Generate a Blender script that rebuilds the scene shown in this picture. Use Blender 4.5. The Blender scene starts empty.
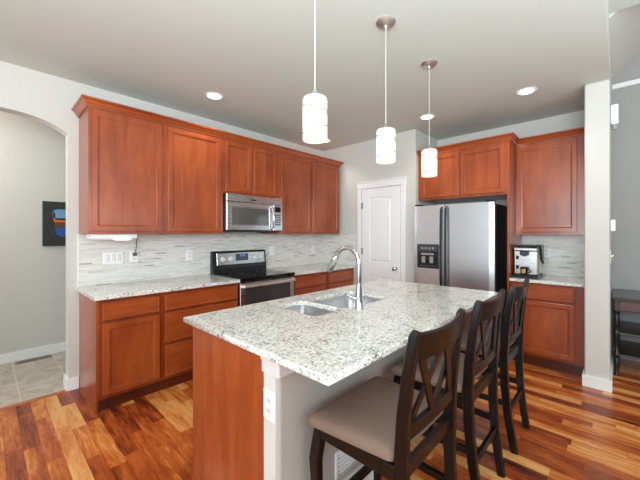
import bpy, bmesh, math, random
from mathutils import Vector, Matrix
random.seed(7)
scene = bpy.context.scene
COL = scene.collection

# ------------------------------------------------------------------ camera, world, exposure
EYE = 1.37
cam_data = bpy.data.cameras.new('camera')
cam_data.sensor_width = 36.0
cam_data.lens = 316.0 / 640.0 * 36.0
cam_data.shift_y = -6.0 / 640.0
cam_data.clip_start = 0.02
cam = bpy.data.objects.new('camera', cam_data)
cam.location = (0, 0, EYE)
cam.rotation_euler = (math.radians(90), 0, math.radians(43.3 - 90))
COL.objects.link(cam)
scene.camera = cam

world = bpy.data.worlds.new('world')
scene.world = world
world.use_nodes = True
world.node_tree.nodes['Background'].inputs[0].default_value = (0.90, 0.95, 1.0, 1)
world.node_tree.nodes['Background'].inputs[1].default_value = 0.52

def area_light(name, loc, target, size, size_y, power, color=(1, 1, 1)):
    l = bpy.data.lights.new(name, 'AREA')
    l.shape = 'RECTANGLE'; l.size = size; l.size_y = size_y; l.energy = power; l.color = color
    o = bpy.data.objects.new(name, l)
    o.location = loc
    d = Vector(target) - Vector(loc)
    o.rotation_euler = d.to_track_quat('-Z', 'Y').to_euler()
    COL.objects.link(o)
    return o
# daylight from the windows of the living area behind the camera and of the dining side, plus two added uplights
area_light('window_daylight_rear', (-3.4, -0.3, 1.7), (2.4, 1.3, 2.0), 4.0, 2.2, 150, (0.86, 0.94, 1.0))
area_light('window_daylight_high', (0.6, -3.6, 2.3), (2.0, 3.0, 2.0), 3.6, 1.4, 55, (0.86, 0.94, 1.0))
area_light('added_uplight', (-0.8, -0.4, 1.75), (-0.4, -0.1, 2.75), 1.6, 2.0, 155, (0.80, 0.93, 0.98))  # added upward fill imitating bounced light on the ceiling, no real fitting
area_light('added_uplight_dining', (1.7, -1.1, 1.6), (1.7, -0.8, 2.7), 2.4, 1.4, 29, (0.80, 0.93, 0.98))  # second added upward fill, brightens the right part of the ceiling

scene.view_settings.view_transform = 'Standard'
scene.view_settings.look = 'None'
scene.view_settings.exposure = 0.10
scene.view_settings.gamma = 1.0
scene.view_settings.use_curve_mapping = False

# ------------------------------------------------------------------ node helper + materials
def lin(c):
    return tuple(((v / 255.0) / 12.92 if v / 255.0 <= 0.04045 else ((v / 255.0 + 0.055) / 1.055) ** 2.4) for v in c) + (1.0,)

class NT:
    def __init__(self, name):
        self.m = bpy.data.materials.new(name); self.m.use_nodes = True
        self.t = self.m.node_tree; self.n = self.t.nodes
        self.b = self.n['Principled BSDF']
    def link(self, a, b): self.t.links.new(a, b)
    def put(self, sock, v):
        if hasattr(v, 'is_output'): self.link(v, sock)
        else: sock.default_value = v
    def math(self, op, a, b=None, c=None):
        n = self.n.new('ShaderNodeMath'); n.operation = op
        self.put(n.inputs[0], a)
        if b is not None: self.put(n.inputs[1], b)
        if c is not None: self.put(n.inputs[2], c)
        return n.outputs[0]
    def pos(self):
        return self.n.new('ShaderNodeNewGeometry').outputs['Position']
    def obj(self):
        return self.n.new('ShaderNodeTexCoord').outputs['Object']
    def sep(self, v):
        n = self.n.new('ShaderNodeSeparateXYZ'); self.link(v, n.inputs[0]); return n.outputs
    def comb(self, x, y, z):
        n = self.n.new('ShaderNodeCombineXYZ')
        for i, v in enumerate((x, y, z)): self.put(n.inputs[i], v)
        return n.outputs[0]
    def scale(self, v, s):
        n = self.n.new('ShaderNodeMapping'); self.link(v, n.inputs[0]); n.inputs['Scale'].default_value = s; return n.outputs[0]
    def noise(self, v, scale, detail=4, rough=0.55, dist=0.0):
        n = self.n.new('ShaderNodeTexNoise'); self.link(v, n.inputs['Vector'])
        n.inputs['Scale'].default_value = scale; n.inputs['Detail'].default_value = detail
        n.inputs['Roughness'].default_value = rough; n.inputs['Distortion'].default_value = dist
        return n.outputs['Fac']
    def voro(self, v, scale):
        n = self.n.new('ShaderNodeTexVoronoi'); self.link(v, n.inputs['Vector']); n.inputs['Scale'].default_value = scale
        return n.outputs
    def white(self, v):
        n = self.n.new('ShaderNodeTexWhiteNoise'); n.noise_dimensions = '3D'; self.link(v, n.inputs['Vector']); return n.outputs['Value']
    def ramp(self, f, stops, interp='LINEAR'):
        n = self.n.new('ShaderNodeValToRGB'); self.put(n.inputs[0], f); cr = n.color_ramp; cr.interpolation = interp
        while len(cr.elements) < len(stops): cr.elements.new(0.5)
        for e, (p, c) in zip(cr.elements, stops):
            e.position = p; e.color = c if len(c) == 4 else tuple(c) + (1,)
        return n.outputs[0]
    def mix(self, f, a, b, mode='MIX'):
        n = self.n.new('ShaderNodeMix'); n.data_type = 'RGBA'; n.blend_type = mode
        self.put(n.inputs[0], f); self.put(n.inputs[6], a); self.put(n.inputs[7], b)
        return n.outputs[2]
    def bump(self, h, strength=0.2, dist=0.01):
        n = self.n.new('ShaderNodeBump'); self.link(h, n.inputs['Height'])
        n.inputs['Strength'].default_value = strength; n.inputs['Distance'].default_value = dist
        self.link(n.outputs[0], self.b.inputs['Normal'])
    def set(self, **k):
        names = dict(color='Base Color', rough='Roughness', metal='Metallic', coat='Coat Weight', coat_rough='Coat Roughness',
                     spec='Specular IOR Level', em='Emission Color', ems='Emission Strength', trans='Transmission Weight', aniso='Anisotropic')
        for a, v in k.items(): self.put(self.b.inputs[names[a]], v)
        return self.m

def paint(name, rgb, rough=0.6, var=0.03, **k):
    t = NT(name)
    n = t.noise(t.pos(), 3.0, 3)
    c = lin(rgb); d = tuple(v * (1 - var) for v in c[:3]) + (1,)
    t.set(color=t.mix(n, c, d), rough=rough, **k)
    return t.m

def wood(name, light, mid, dark, grain, rough=0.28, coat=0.25, scale=1.0, spec=0.5):
    """grain = scale vector: small along the grain"""
    t = NT(name); v = t.scale(t.pos(), grain)
    a = t.noise(v, 5.0 * scale, 6, 0.6, 0.6)
    b = t.noise(t.pos(), 2.2, 2)
    f = t.math('ADD', t.math('MULTIPLY', a, 0.65), t.math('MULTIPLY', b, 0.4))
    c = t.ramp(f, [(0.36, lin(dark)), (0.52, lin(mid)), (0.68, lin(light))])
    t.set(color=c, rough=rough, coat=coat, coat_rough=0.15, spec=spec)
    return t.m

def steel(name, rgb, rough=0.28, stretch=(1, 1, 60), var=0.10):
    t = NT(name); v = t.scale(t.obj(), stretch)
    n = t.noise(v, 8.0, 3)
    c = lin(rgb); d = tuple(x * (1 - var) for x in c[:3]) + (1,)
    t.set(color=t.mix(n, c, d), metal=1.0, rough=t.math('ADD', t.math('MULTIPLY', n, 0.10), rough - 0.05))
    return t.m

def granite(name):
    t = NT(name); p = t.pos()
    big = t.noise(p, 9.0, 3, 0.5)
    n1 = t.noise(p, 58.0, 5, 0.7, 0.4)
    n2 = t.noise(t.scale(p, (1.0, 1.3, 1.1)), 105.0, 4, 0.65, 0.3)
    n3 = t.noise(t.scale(p, (1.2, 0.9, 1.0)), 60.0, 3, 0.6)
    base = t.ramp(n1, [(0.30, lin((122, 119, 116))), (0.40, lin((180, 177, 172))), (0.48, lin((226, 223, 217))), (0.62, lin((242, 240, 234)))])
    tan = t.ramp(n3, [(0.56, (0, 0, 0)), (0.66, (1, 1, 1))])
    c1 = t.mix(t.math('MULTIPLY', tan, 0.40), base, lin((176, 166, 154)))
    fl = t.ramp(t.math('ADD', n2, t.math('MULTIPLY', t.math('SUBTRACT', big, 0.5), 0.42)), [(0.575, (0, 0, 0)), (0.635, (1, 1, 1))])
    c2 = t.mix(t.math('MULTIPLY', fl, 0.85), c1, lin((58, 56, 58)))
    t.set(color=c2, rough=0.12, spec=0.5)
    return t.m

def strips(name, ua, va, vh, length, stops, grout, rough, gw=0.0012, grain=True):
    """running strips: ua = axis along, va = axis across (0,1,2)"""
    t = NT(name); s = t.sep(t.pos()); u, v = s[ua], s[va]
    rv = t.math('DIVIDE', v, vh); row = t.math('FLOOR', rv); fv = t.math('FRACT', rv)
    off = t.white(t.comb(row, 3.7, 1.1))
    ln = t.math('ADD', length * 0.7, t.math('MULTIPLY', t.white(t.comb(row, 9.2, 5.5)), length * 0.8))
    ru = t.math('ADD', t.math('DIVIDE', u, ln), t.math('MULTIPLY', off, 17.0))
    colu = t.math('FLOOR', ru); fu = t.math('FRACT', ru)
    rnd = t.white(t.comb(row, colu, 2.3)); rnd2 = t.white(t.comb(row, colu, 8.8))
    return t, u, v, row, colu, fu, fv, ln, rnd, rnd2

def plank_floor(name):
    t, u, v, row, colu, fu, fv, ln, rnd, rnd2 = strips(name, 1, 0, 0.084, 0.60, None, None, 0.2)
    # grain runs along y, each board shifted in the noise field
    gv = t.comb(t.math('ADD', t.math('MULTIPLY', v, 11.0), t.math('MULTIPLY', rnd2, 40.0)),
                t.math('ADD', t.math('MULTIPLY', u, 1.5), t.math('MULTIPLY', rnd, 60.0)), 0.0)
    g = t.noise(gv, 2.4, 8, 0.62, 1.8)
    g2 = t.noise(gv, 0.75, 4, 0.5, 1.2)
    f = t.math('ADD', t.math('MULTIPLY', rnd, 0.62), t.math('ADD', t.math('MULTIPLY', t.math('SUBTRACT', g, 0.5), 0.75), t.math('ADD', 0.28, t.math('MULTIPLY', t.math('SUBTRACT', g2, 0.5), 0.9))))
    c = t.ramp(f, [(0.10, lin((70, 29, 14))), (0.27, lin((120, 49, 21))), (0.44, lin((162, 75, 31))), (0.60, lin((192, 100, 43))), (0.76, lin((218, 138, 70))), (0.95, lin((230, 170, 104)))])
    e1 = t.math('LESS_THAN', fv, 0.018); e2 = t.math('LESS_THAN', fu, 0.004)
    e = t.math('MAXIMUM', e1, e2)
    c = t.mix(t.math('MULTIPLY', e, 0.55), c, lin((52, 24, 12)))
    t.set(color=c, rough=t.math('ADD', 0.20, t.math('MULTIPLY', g, 0.10)), spec=0.45)
    return t.m

def mosaic(name, ua):
    t, u, v, row, colu, fu, fv, ln, rnd, rnd2 = strips(name, ua, 2, 0.0135, 0.10, None, None, 0.3)
    c = t.ramp(rnd, [(0.0, lin((228, 225, 219))), (0.40, lin((219, 215, 208))), (0.72, lin((233, 230, 224))), (0.90, lin((204, 201, 196))), (0.965, lin((166, 161, 155)))], 'CONSTANT')
    n = t.noise(t.scale(t.pos(), (3, 3, 30)), 9.0, 3)
    c = t.mix(t.math('MULTIPLY', n, 0.35), c, lin((196, 192, 186)))
    e = t.math('MAXIMUM', t.math('LESS_THAN', fv, 0.09), t.math('LESS_THAN', fu, 0.012))
    c = t.mix(t.math('MULTIPLY', e, 0.6), c, lin((188, 186, 182)))
    t.set(color=c, rough=t.math('ADD', 0.16, t.math('MULTIPLY', rnd2, 0.3)))
    return t.m

def tile_floor(name):
    t = NT(name); s = t.sep(t.pos())
    a = 0.33
    fx = t.math('FRACT', t.math('DIVIDE', t.math('ADD', s[0], 0.13), a)); fy = t.math('FRACT', t.math('DIVIDE', t.math('ADD', s[1], 0.07), a))
    e = t.math('MAXIMUM', t.math('LESS_THAN', fx, 0.018), t.math('LESS_THAN', fy, 0.018))
    n = t.noise(t.pos(), 7.0, 6, 0.65, 0.8)
    c = t.ramp(n, [(0.3, lin((160, 147, 132))), (0.5, lin((190, 177, 162))), (0.7, lin((210, 198, 184)))])
    c = t.mix(t.math('MULTIPLY', e, 0.8), c, lin((224, 217, 206)))
    t.set(color=c, rough=0.4)
    return t.m

def fabric(name, rgb):
    t = NT(name); p = t.obj(); s = t.sep(p)
    w = t.math('MULTIPLY', t.math('SINE', t.math('MULTIPLY', s[0], 900.0)), t.math('SINE', t.math('MULTIPLY', s[1], 900.0)))
    n = t.noise(p, 160.0, 3)
    n2 = t.noise(p, 6.0, 3)
    c = lin(rgb)
    f = t.math('ADD', t.math('MULTIPLY', n, 0.7), t.math('MULTIPLY', n2, 0.3))
    col = t.mix(f, tuple(v * 0.72 for v in c[:3]) + (1,), tuple(min(1, v * 1.25) for v in c[:3]) + (1,))
    t.set(color=col, rough=0.9, spec=0.2)
    t.bump(w, 0.25, 0.0008)
    return t.m

M = {}
M['wall'] = paint('wall_paint', (204, 202, 196), 0.7)
M['ceil'] = paint('ceiling_paint', (204, 210, 204), 0.8)
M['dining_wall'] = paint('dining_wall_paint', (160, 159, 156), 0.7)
M['white'] = paint('white_trim_paint', (238, 238, 237), 0.4, 0.01)
M['door_white'] = paint('white_door_paint', (236, 236, 235), 0.45, 0.01)
M['knee'] = paint('island_paint_shaded', (178, 174, 168), 0.7)  # knee wall paint darkened to carry the shade below the counter overhang
M['knee_lit'] = paint('island_paint_lit', (214, 213, 211), 0.6)  # same wall paint in a lighter tone for the lit end, also mouldings
M['plastic'] = paint('white_plastic', (240, 240, 240), 0.3, 0.01)
M['floor'] = plank_floor('acacia_planks')
M['tile'] = tile_floor('hall_tile')
M['wood_v'] = wood('cherry_vertical', (168, 82, 38), (150, 67, 29), (128, 52, 21), (2.2, 2.2, 0.35))
M['wood_h'] = wood('cherry_horizontal', (168, 82, 38), (150, 67, 29), (128, 52, 21), (0.35, 0.35, 2.6))
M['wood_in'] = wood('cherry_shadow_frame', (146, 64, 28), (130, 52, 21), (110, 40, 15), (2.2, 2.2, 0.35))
M['threshold'] = wood('threshold_wood', (200, 120, 56), (180, 98, 42), (150, 76, 32), (0.35, 2, 2))
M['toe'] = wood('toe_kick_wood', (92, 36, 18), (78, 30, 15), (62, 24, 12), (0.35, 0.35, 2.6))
M['granite'] = granite('white_granite')
M['mosaic_x'] = mosaic('mosaic_tile_long', 0)
M['mosaic_y'] = mosaic('mosaic_tile_side', 1)
M['steel'] = steel('brushed_steel', (222, 226, 228), 0.30, (60, 60, 1.0))
M['steel_h'] = steel('brushed_steel_horizontal', (200, 200, 200), 0.27, (1, 1, 60))
M['sink'] = steel('sink_steel', (206, 206, 207), 0.33, (30, 2, 2), 0.05)
M['canopy'] = steel('satin_nickel', (214, 212, 208), 0.42, (1, 1, 1), 0.03)
M['chrome'] = steel('brushed_nickel', (206, 206, 207), 0.16, (1, 1, 1), 0.03)
M['dark_steel'] = steel('dark_steel', (70, 71, 74), 0.45, (60, 60, 1))
M['handle_cream'] = steel('pale_steel', (236, 232, 222), 0.45, (1, 1, 30))
M['black'] = paint('black_plastic', (18, 18, 19), 0.3)
M['black_glass'] = paint('black_glass', (10, 10, 11), 0.06)
M['oven_glass'] = paint('oven_glass', (58, 54, 54), 0.08)
M['mw_glass'] = paint('microwave_glass', (86, 84, 80), 0.10)
M['panel_grey'] = paint('control_panel_grey', (70, 70, 72), 0.3)
M['knob_white'] = paint('knob_white', (226, 226, 224), 0.3)
M['espresso'] = wood('espresso_wood', (25, 16, 14), (18, 12, 11), (12, 9, 8), (1, 1, 1), 0.32, 0.10, 1.0, 0.32)
M['table_dark'] = wood('table_wood', (44, 35, 33), (34, 27, 26), (26, 20, 19), (1, 1, 1), 0.25, 0.35)
M['table_red'] = wood('table_drawer_wood', (84, 42, 40), (70, 34, 34), (54, 27, 27), (1, 1, 1), 0.3, 0.3)
M['seat'] = fabric('taupe_fabric', (132, 110, 97))
M['vent_dark'] = paint('vent_dark', (52, 47, 44), 0.5)
M['vent_tan'] = paint('vent_tan', (150, 138, 124), 0.5)
M['brass'] = steel('hinge_nickel', (170, 170, 168), 0.35, (1, 1, 1))
M['canvas'] = paint('dark_canvas', (44, 44, 42), 0.7, 0.25)
M['p_blue'] = paint('paint_blue', (40, 90, 170), 0.6, 0.5)
M['p_light'] = paint('paint_light_blue', (120, 170, 215), 0.6, 0.5)
M['p_orange'] = paint('paint_orange', (226, 120, 34), 0.6, 0.4)
M['p_violet'] = paint('paint_violet', (46, 52, 104), 0.6, 0.5)
M['p_brown'] = paint('paint_brown', (104, 66, 52), 0.6, 0.5)
M['yellow'] = paint('mug_yellow', (236, 196, 40), 0.4)
M['cord'] = paint('pale_cord', (196, 194, 188), 0.4)
M['grey_plastic'] = paint('grey_plastic', (150, 150, 150), 0.4)
M['rubber'] = paint('grey_cable', (90, 90, 90), 0.5)

def emitter(name, rgb, s):
    t = NT(name); t.set(color=(0, 0, 0, 1), em=lin(rgb), ems=s); return t.m
M['lamp_on'] = emitter('downlight_lens', (255, 248, 236), 6.0)
M['clock'] = emitter('clock_blue', (90, 140, 255), 1.6)
def shade_mat():
    t = NT('frosted_glass_shade')
    tr = t.n.new('ShaderNodeBsdfTranslucent'); tr.inputs[0].default_value = (0.95, 0.92, 0.86, 1)
    df = t.n.new('ShaderNodeBsdfDiffuse'); df.inputs[0].default_value = (0.9, 0.88, 0.85, 1)
    mx = t.n.new('ShaderNodeMixShader'); mx.inputs[0].default_value = 0.5
    t.link(df.outputs[0], mx.inputs[1]); t.link(tr.outputs[0], mx.inputs[2])
    em = t.n.new('ShaderNodeEmission'); em.inputs[0].default_value = (1.0, 0.93, 0.82, 1); em.inputs[1].default_value = 0.10
    ad = t.n.new('ShaderNodeAddShader'); t.link(mx.outputs[0], ad.inputs[0]); t.link(em.outputs[0], ad.inputs[1])
    t.link(ad.outputs[0], t.n['Material Output'].inputs[0])
    return t.m
M['shade'] = shade_mat()

# ------------------------------------------------------------------ mesh builder
class MB:
    def __init__(self): self.bm = bmesh.new()
    def box(self, x0, x1, y0, y1, z0, z1, bev=0.0, seg=2):
        bm = self.bm
        vs = [bm.verts.new((x, y, z)) for x in (x0, x1) for y in (y0, y1) for z in (z0, z1)]
        idx = [(0, 1, 3, 2), (4, 6, 7, 5), (0, 4, 5, 1), (2, 3, 7, 6), (0, 2, 6, 4), (1, 5, 7, 3)]
        fs = [bm.faces.new([vs[i] for i in f]) for f in idx]
        if bev > 0:
            es = list({e for f in fs for e in f.edges})
            bmesh.ops.bevel(bm, geom=es, offset=bev, segments=seg, affect='EDGES', profile=0.5)
        return self
    def quad(self, pts):
        self.bm.faces.new([self.bm.verts.new(p) for p in pts]); return self
    def prism(self, pts, vec):
        """extrude a closed polygon (3-D points) along vec"""
        bm = self.bm; vec = Vector(vec)
        a = [bm.verts.new(p) for p in pts]; b = [bm.verts.new(Vector(p) + vec) for p in pts]
        bm.faces.new(a); bm.faces.new(list(reversed(b)))
        n = len(a)
        for i in range(n): bm.faces.new((a[i], b[i], b[(i + 1) % n], a[(i + 1) % n]))
        return self
    def panel(self, fn, u0, u1, v0, v1, rings, back):
        """front made of nested rectangles: rings = [(inset, height)], fn(u,v,n)->xyz; back = n of the back face"""
        bm = self.bm
        def ring(i, n): return [bm.verts.new(fn(*p)) for p in ((u0 + i, v0 + i, n), (u1 - i, v0 + i, n), (u1 - i, v1 - i, n), (u0 + i, v1 - i, n))]
        prev = ring(0, back); bm.faces.new(list(reversed(prev)))
        for (i, n) in rings:
            r = ring(i, n)
            for k in range(4): bm.faces.new((prev[k], prev[(k + 1) % 4], r[(k + 1) % 4], r[k]))
            prev = r
        bm.faces.new(prev)
        return self
    def tube(self, path, rad, n=10, cap=True):
        """round tube; rad = number or list"""
        bm = self.bm; path = [Vector(p) for p in path]
        rads = rad if isinstance(rad, (list, tuple)) else [rad] * len(path)
        rings = []; up = None
        for i, p in enumerate(path):
            t = (path[min(i + 1, len(path) - 1)] - path[max(i - 1, 0)]).normalized()
            if up is None:
                up = Vector((0, 0, 1)) if abs(t.z) < 0.9 else Vector((1, 0, 0))
            s = t.cross(up).normalized(); up = s.cross(t).normalized()
            rings.append([bm.verts.new(p + (s * math.cos(2 * math.pi * k / n) + up * math.sin(2 * math.pi * k / n)) * rads[i]) for k in range(n)])
        for a, b in zip(rings, rings[1:]):
            for k in range(n): bm.faces.new((a[k], a[(k + 1) % n], b[(k + 1) % n], b[k]))
        if cap: bm.faces.new(list(reversed(rings[0]))); bm.faces.new(rings[-1])
        return self
    def lathe(self, prof, c=(0, 0, 0), axis='Z', n=24, cap=True):
        """prof = [(radius, height)]"""
        bm = self.bm; c = Vector(c); rings = []
        for (r, h) in prof:
            ring = []
            for k in range(n):
                a = 2 * math.pi * k / n; p, q = r * math.cos(a), r * math.sin(a)
                v = {'Z': (p, q, h), 'X': (h, p, q), 'Y': (q, h, p)}[axis]
                ring.append(bm.verts.new(c + Vector(v)))
            rings.append(ring)
        for a, b in zip(rings, rings[1:]):
            for k in range(n): bm.faces.new((a[k], a[(k + 1) % n], b[(k + 1) % n], b[k]))
        if cap: bm.faces.new(list(reversed(rings[0]))); bm.faces.new(rings[-1])
        return self
    def sweep_rect(self, path, w, d, wdir=(1, 0, 0)):
        """rectangular bar along path: w along wdir, d across it; w, d numbers or lists"""
        bm = self.bm; path = [Vector(p) for p in path]; wd = Vector(wdir).normalized()
        W = w if isinstance(w, (list, tuple)) else [w] * len(path)
        D = d if isinstance(d, (list, tuple)) else [d] * len(path)
        rings = []
        for i, p in enumerate(path):
            t = (path[min(i + 1, len(path) - 1)] - path[max(i - 1, 0)]).normalized()
            s = (wd - t * wd.dot(t)).normalized(); q = t.cross(s).normalized()
            a, b = W[i] / 2, D[i] / 2; ch = min(a, b) * 0.3
            pts = [(a, b - ch), (a - ch, b), (-a + ch, b), (-a, b - ch), (-a, -b + ch), (-a + ch, -b), (a - ch, -b), (a, -b + ch)]
            rings.append([bm.verts.new(p + s * x + q * y) for x, y in pts])
        for a, b in zip(rings, rings[1:]):
            for k in range(8): bm.faces.new((a[k], a[(k + 1) % 8], b[(k + 1) % 8], b[k]))
        bm.faces.new(list(reversed(rings[0]))); bm.faces.new(rings[-1])
        return self

def link_mesh(name, mb, mat, origin, parent=None, smooth=False):
    bm = mb.bm
    bmesh.ops.recalc_face_normals(bm, faces=bm.faces)
    bmesh.ops.translate(bm, verts=bm.verts, vec=-Vector(origin))
    me = bpy.data.meshes.new(name); bm.to_mesh(me); bm.free()
    mats = mat if isinstance(mat, list) else [mat]
    for m in mats: me.materials.append(m)
    if smooth:
        for p in me.polygons: p.use_smooth = True
        me.set_sharp_from_angle(angle=math.radians(35))
    o = bpy.data.objects.new(name, me); COL.objects.link(o)
    if parent: o.parent = parent
    else: o.location = origin
    return o

def thing(name, label, cat, loc, group=None):
    o = bpy.data.objects.new(name, None); o.empty_display_size = 0.1
    o.location = loc; COL.objects.link(o); o['label'] = label; o['category'] = cat
    if group: o['group'] = group
    return o
def root_of(o):
    while o.parent: o = o.parent
    return o
def part(name, mb, mat, parent, smooth=False, label=None):
    o = link_mesh(name, mb, mat, root_of(parent).location, parent, smooth)
    if label: o['label'] = label
    return o
def solid(name, mb, mat, label, cat, loc, group=None, smooth=False):
    o = link_mesh(name, mb, mat, loc, None, smooth); o['label'] = label; o['category'] = cat
    if group: o['group'] = group
    return o
def struct(name, mb, mat, smooth=False, label=None, parent=None, origin=(0, 0, 0)):
    o = link_mesh(name, mb, mat, root_of(parent).location if parent else origin, parent, smooth)
    if not parent: o['kind'] = 'structure'
    if label: o['label'] = label
    return o
def copy_tree(o, parent=None):
    c = o.copy(); COL.objects.link(c)
    if parent: c.parent = parent
    for ch in list(o.children): copy_tree(ch, c)
    return c

# ------------------------------------------------------------------ layout constants
YW = 3.50          # long cabinet wall (face)
XP = 3.80          # pantry wall face
YP = 1.892         # pantry return face
XF = 4.48          # refrigerator wall face
ZC = 2.72          # kitchen ceiling
YE = 0.05          # where the kitchen ceiling ends / dining side of the stub wall
XD = 4.85          # dining far wall
YH = 4.72          # hall far wall
CT = 0.897         # counter top height

# ------------------------------------------------------------------ setting
struct('floor', MB().box(-4, 6.0, -4.4, YW, -0.05, 0), M['floor'])
struct('floor_hall', MB().box(-4, 4.4, YW, YH, -0.05, 0), M['tile'])
struct('trim_threshold', MB().box(-0.5, 0.5, YW - 0.02, YW + 0.03, 0, 0.004), M['threshold'])
struct('ceiling', MB().box(-2.2, XD, YE, YH, ZC, ZC + 0.6), M['ceil'])
# long wall with an arched opening
def arch_z(x): return 2.36 - 0.115 * abs(x / 0.5) ** 3.2
wl = MB(); T = 0.115
xs = [-0.5 + i / 32 for i in range(33)]
pts = [(-2.4, YW, 0), (-0.5, YW, 0)] + [(x, YW, arch_z(x)) for x in xs] + [(0.5, YW, 0), (XP + 0.1, YW, 0), (XP + 0.1, YW, ZC), (-2.4, YW, ZC)]
bm = wl.bm
# strips keep the faces planar and convex
for (x0, x1) in ((-2.4, -0.5), (0.5, XP + 0.1)):
    wl.box(x0, x1, YW, YW + T, 0, ZC)
for a, b in zip(xs, xs[1:]):
    wl.prism([(a, YW, arch_z(a)), (b, YW, arch_z(b)), (b, YW, ZC), (a, YW, ZC)], (0, T, 0))
bmesh.ops.remove_doubles(bm, verts=bm.verts, dist=1e-4)
struct('wall_long', wl, M['wall'])
struct('wall_hall', MB().box(-4, 4.4, YH, YH + 0.1, 0, ZC), M['wall'])
# pantry box with door opening kept solid behind the door
struct('wall_pantry', MB().box(XP, XP + 0.1, YP, YW + 0.1, 0, ZC), M['wall'])
struct('wall_pantry_return', MB().box(XP + 0.1, XF, YP, YP + 0.1, 0, ZC), M['wall'])
struct('wall_refrigerator', MB().box(XF, XF + 0.1, 0.2, YP + 0.1, 0, ZC), M['wall'])
struct('wall_stub', MB().box(3.72, XD, YE, 0.22, 0, ZC, 0.012, 3), M['wall'])
struct('wall_dining', MB().box(XD, XD + 0.1, -4.4, 0.3, 0, 4.6), M['dining_wall'])
# dining side: face above the kitchen ceiling, raised ceiling, 45 degree slope beyond
struct('ceiling_dining', MB().box(-2.2, 3.45, -4.4, YE, 3.14, 3.22), M['ceil'])
sl = MB(); sl.prism([(3.45, YE, 3.10), (3.45, YE - 1.3, 4.40), (3.45, YE - 1.3, 4.46), (3.45, YE, 3.16)], (XD - 3.45, 0, 0))
struct('ceiling_slope', sl, M['wall'])
tb = MB().box(XD - 0.05, XD, -4.4, YE - 0.002, 2.985, 3.035, 0.004)
struct('trim_header', tb, M['white'])
struct('baseboard_dining', MB().box(XD - 0.015, XD, -4.4, YE, 0, 0.10, 0.004), M['white'])

bb = 0.105
struct('baseboard_hall', MB().box(-4, 4.4, YH - 0.015, YH, 0, bb, 0.004), M['white'])
jb = MB()
jb.prism([(0.485, YW - 0.015, 0), (0.575, YW - 0.015, 0), (0.575, YW, 0), (0.5, YW, 0), (0.5, YW + T, 0), (0.575, YW + T, 0), (0.575, YW + T + 0.015, 0), (0.485, YW + T + 0.015, 0)], (0, 0, bb))
struct('baseboard_arch', jb, M['white'])
struct('baseboard_long', MB().box(-2.4, -0.485, YW - 0.015, YW, 0, bb, 0.003), M['white'])
sb = MB()
sb.prism([(3.705, YE - 0.015, 0), (3.705, 0.235, 0), (3.86, 0.235, 0), (3.86, 0.22, 0), (3.72, 0.22, 0), (3.72, YE, 0), (XD, YE, 0), (XD, YE - 0.015, 0)], (0, 0, 0.10))
struct('baseboard_stub', sb, M['white'])
pb = MB(); pb.box(XP - 0.015, XP, YP - 0.0, 2.02, 0, bb, 0.003)
struct('baseboard_pantry', pb, M['white'])

# pantry door
fx = lambda x0: (lambda u, v, n: (x0 - n, u, v))     # faces -X
fy = lambda y0: (lambda u, v, n: (u, y0 - n, v))     # faces -Y
D0, D1, DZ = 2.100, 2.722, 2.015
dr = thing('door_1', 'white two-panel pantry door with an arched upper panel', 'door', (XP, (D0 + D1) / 2, 0)); dr['kind'] = 'structure'
ds = MB()
def door_slab(mb):
    f = fx(XP)
    st = 0.135
    # stiles and rails (front at n=.018), panels recessed with raised centre
    mb.box(XP - 0.018, XP - 0.001, D0, D0 + st, 0.01, DZ, 0.003); mb.box(XP - 0.018, XP - 0.001, D1 - st, D1, 0.01, DZ, 0.003)
    mb.box(XP - 0.018, XP - 0.001, D0 + st, D1 - st, 0.01, 0.22, 0.002)
    mb.box(XP - 0.018, XP - 0.001, D0 + st, D1 - st, 0.775, 0.975, 0.002)
    # arched top rail
    c0, c1 = D0 + st, D1 - st; n = 14; pts = []
    za = lambda s: 1.862 + 0.034 * (1 - (2 * s - 1) ** 4)
    for i in range(n):
        a, b = i / n, (i + 1) / n
        ya, yb = c0 + (c1 - c0) * a, c0 + (c1 - c0) * b
        mb.prism([(XP - 0.018, ya, za(a)), (XP - 0.018, yb, za(b)), (XP - 0.018, yb, DZ), (XP - 0.018, ya, DZ)], (0.017, 0, 0))
    bmesh.ops.remove_doubles(mb.bm, verts=mb.bm.verts, dist=1e-5)
    mb.box(XP - 0.004, XP - 0.001, c0, c1, 0.2, 1.97)
    # raised centres
    mb.panel(f, c0 + 0.01, c1 - 0.01, 0.23, 0.765, [(0, 0.007), (0.03, 0.015)], 0.005)
    k = []
    for i in range(n + 1):
        s = i / n; k.append((c0 + 0.012 + (c1 - c0 - 0.024) * s, za(s) - 0.012))
    outer = [(c0 + 0.012, 0.987), (c1 - 0.012, 0.987)] + list(reversed(k))
    cy, cz = (c0 + c1) / 2, 1.4
    inner = [(cy + (y - cy) * 0.86, cz + (z - cz) * 0.935) for y, z in outer]
    va = [mb.bm.verts.new((XP - 0.004, y, z)) for y, z in outer]; vb = [mb.bm.verts.new((XP - 0.014, y, z)) for y, z in inner]
    for i in range(len(va)):
        j = (i + 1) % len(va); mb.bm.faces.new((va[i], va[j], vb[j], vb[i]))
    mb.bm.faces.new(vb)
door_slab(ds)
slab = part('door_slab', ds, M['door_white'], dr)
kn = MB().lathe([(0.026, 0), (0.026, -0.006), (0.011, -0.009), (0.010, -0.03), (0.024, -0.038), (0.029, -0.05), (0.026, -0.062), (0.012, -0.068), (0.001, -0.069)], (XP - 0.018, 2.165, 0.905), 'X', 20)
part('knob', kn, M['chrome'], dr, True, 'brushed nickel knob')
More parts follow.
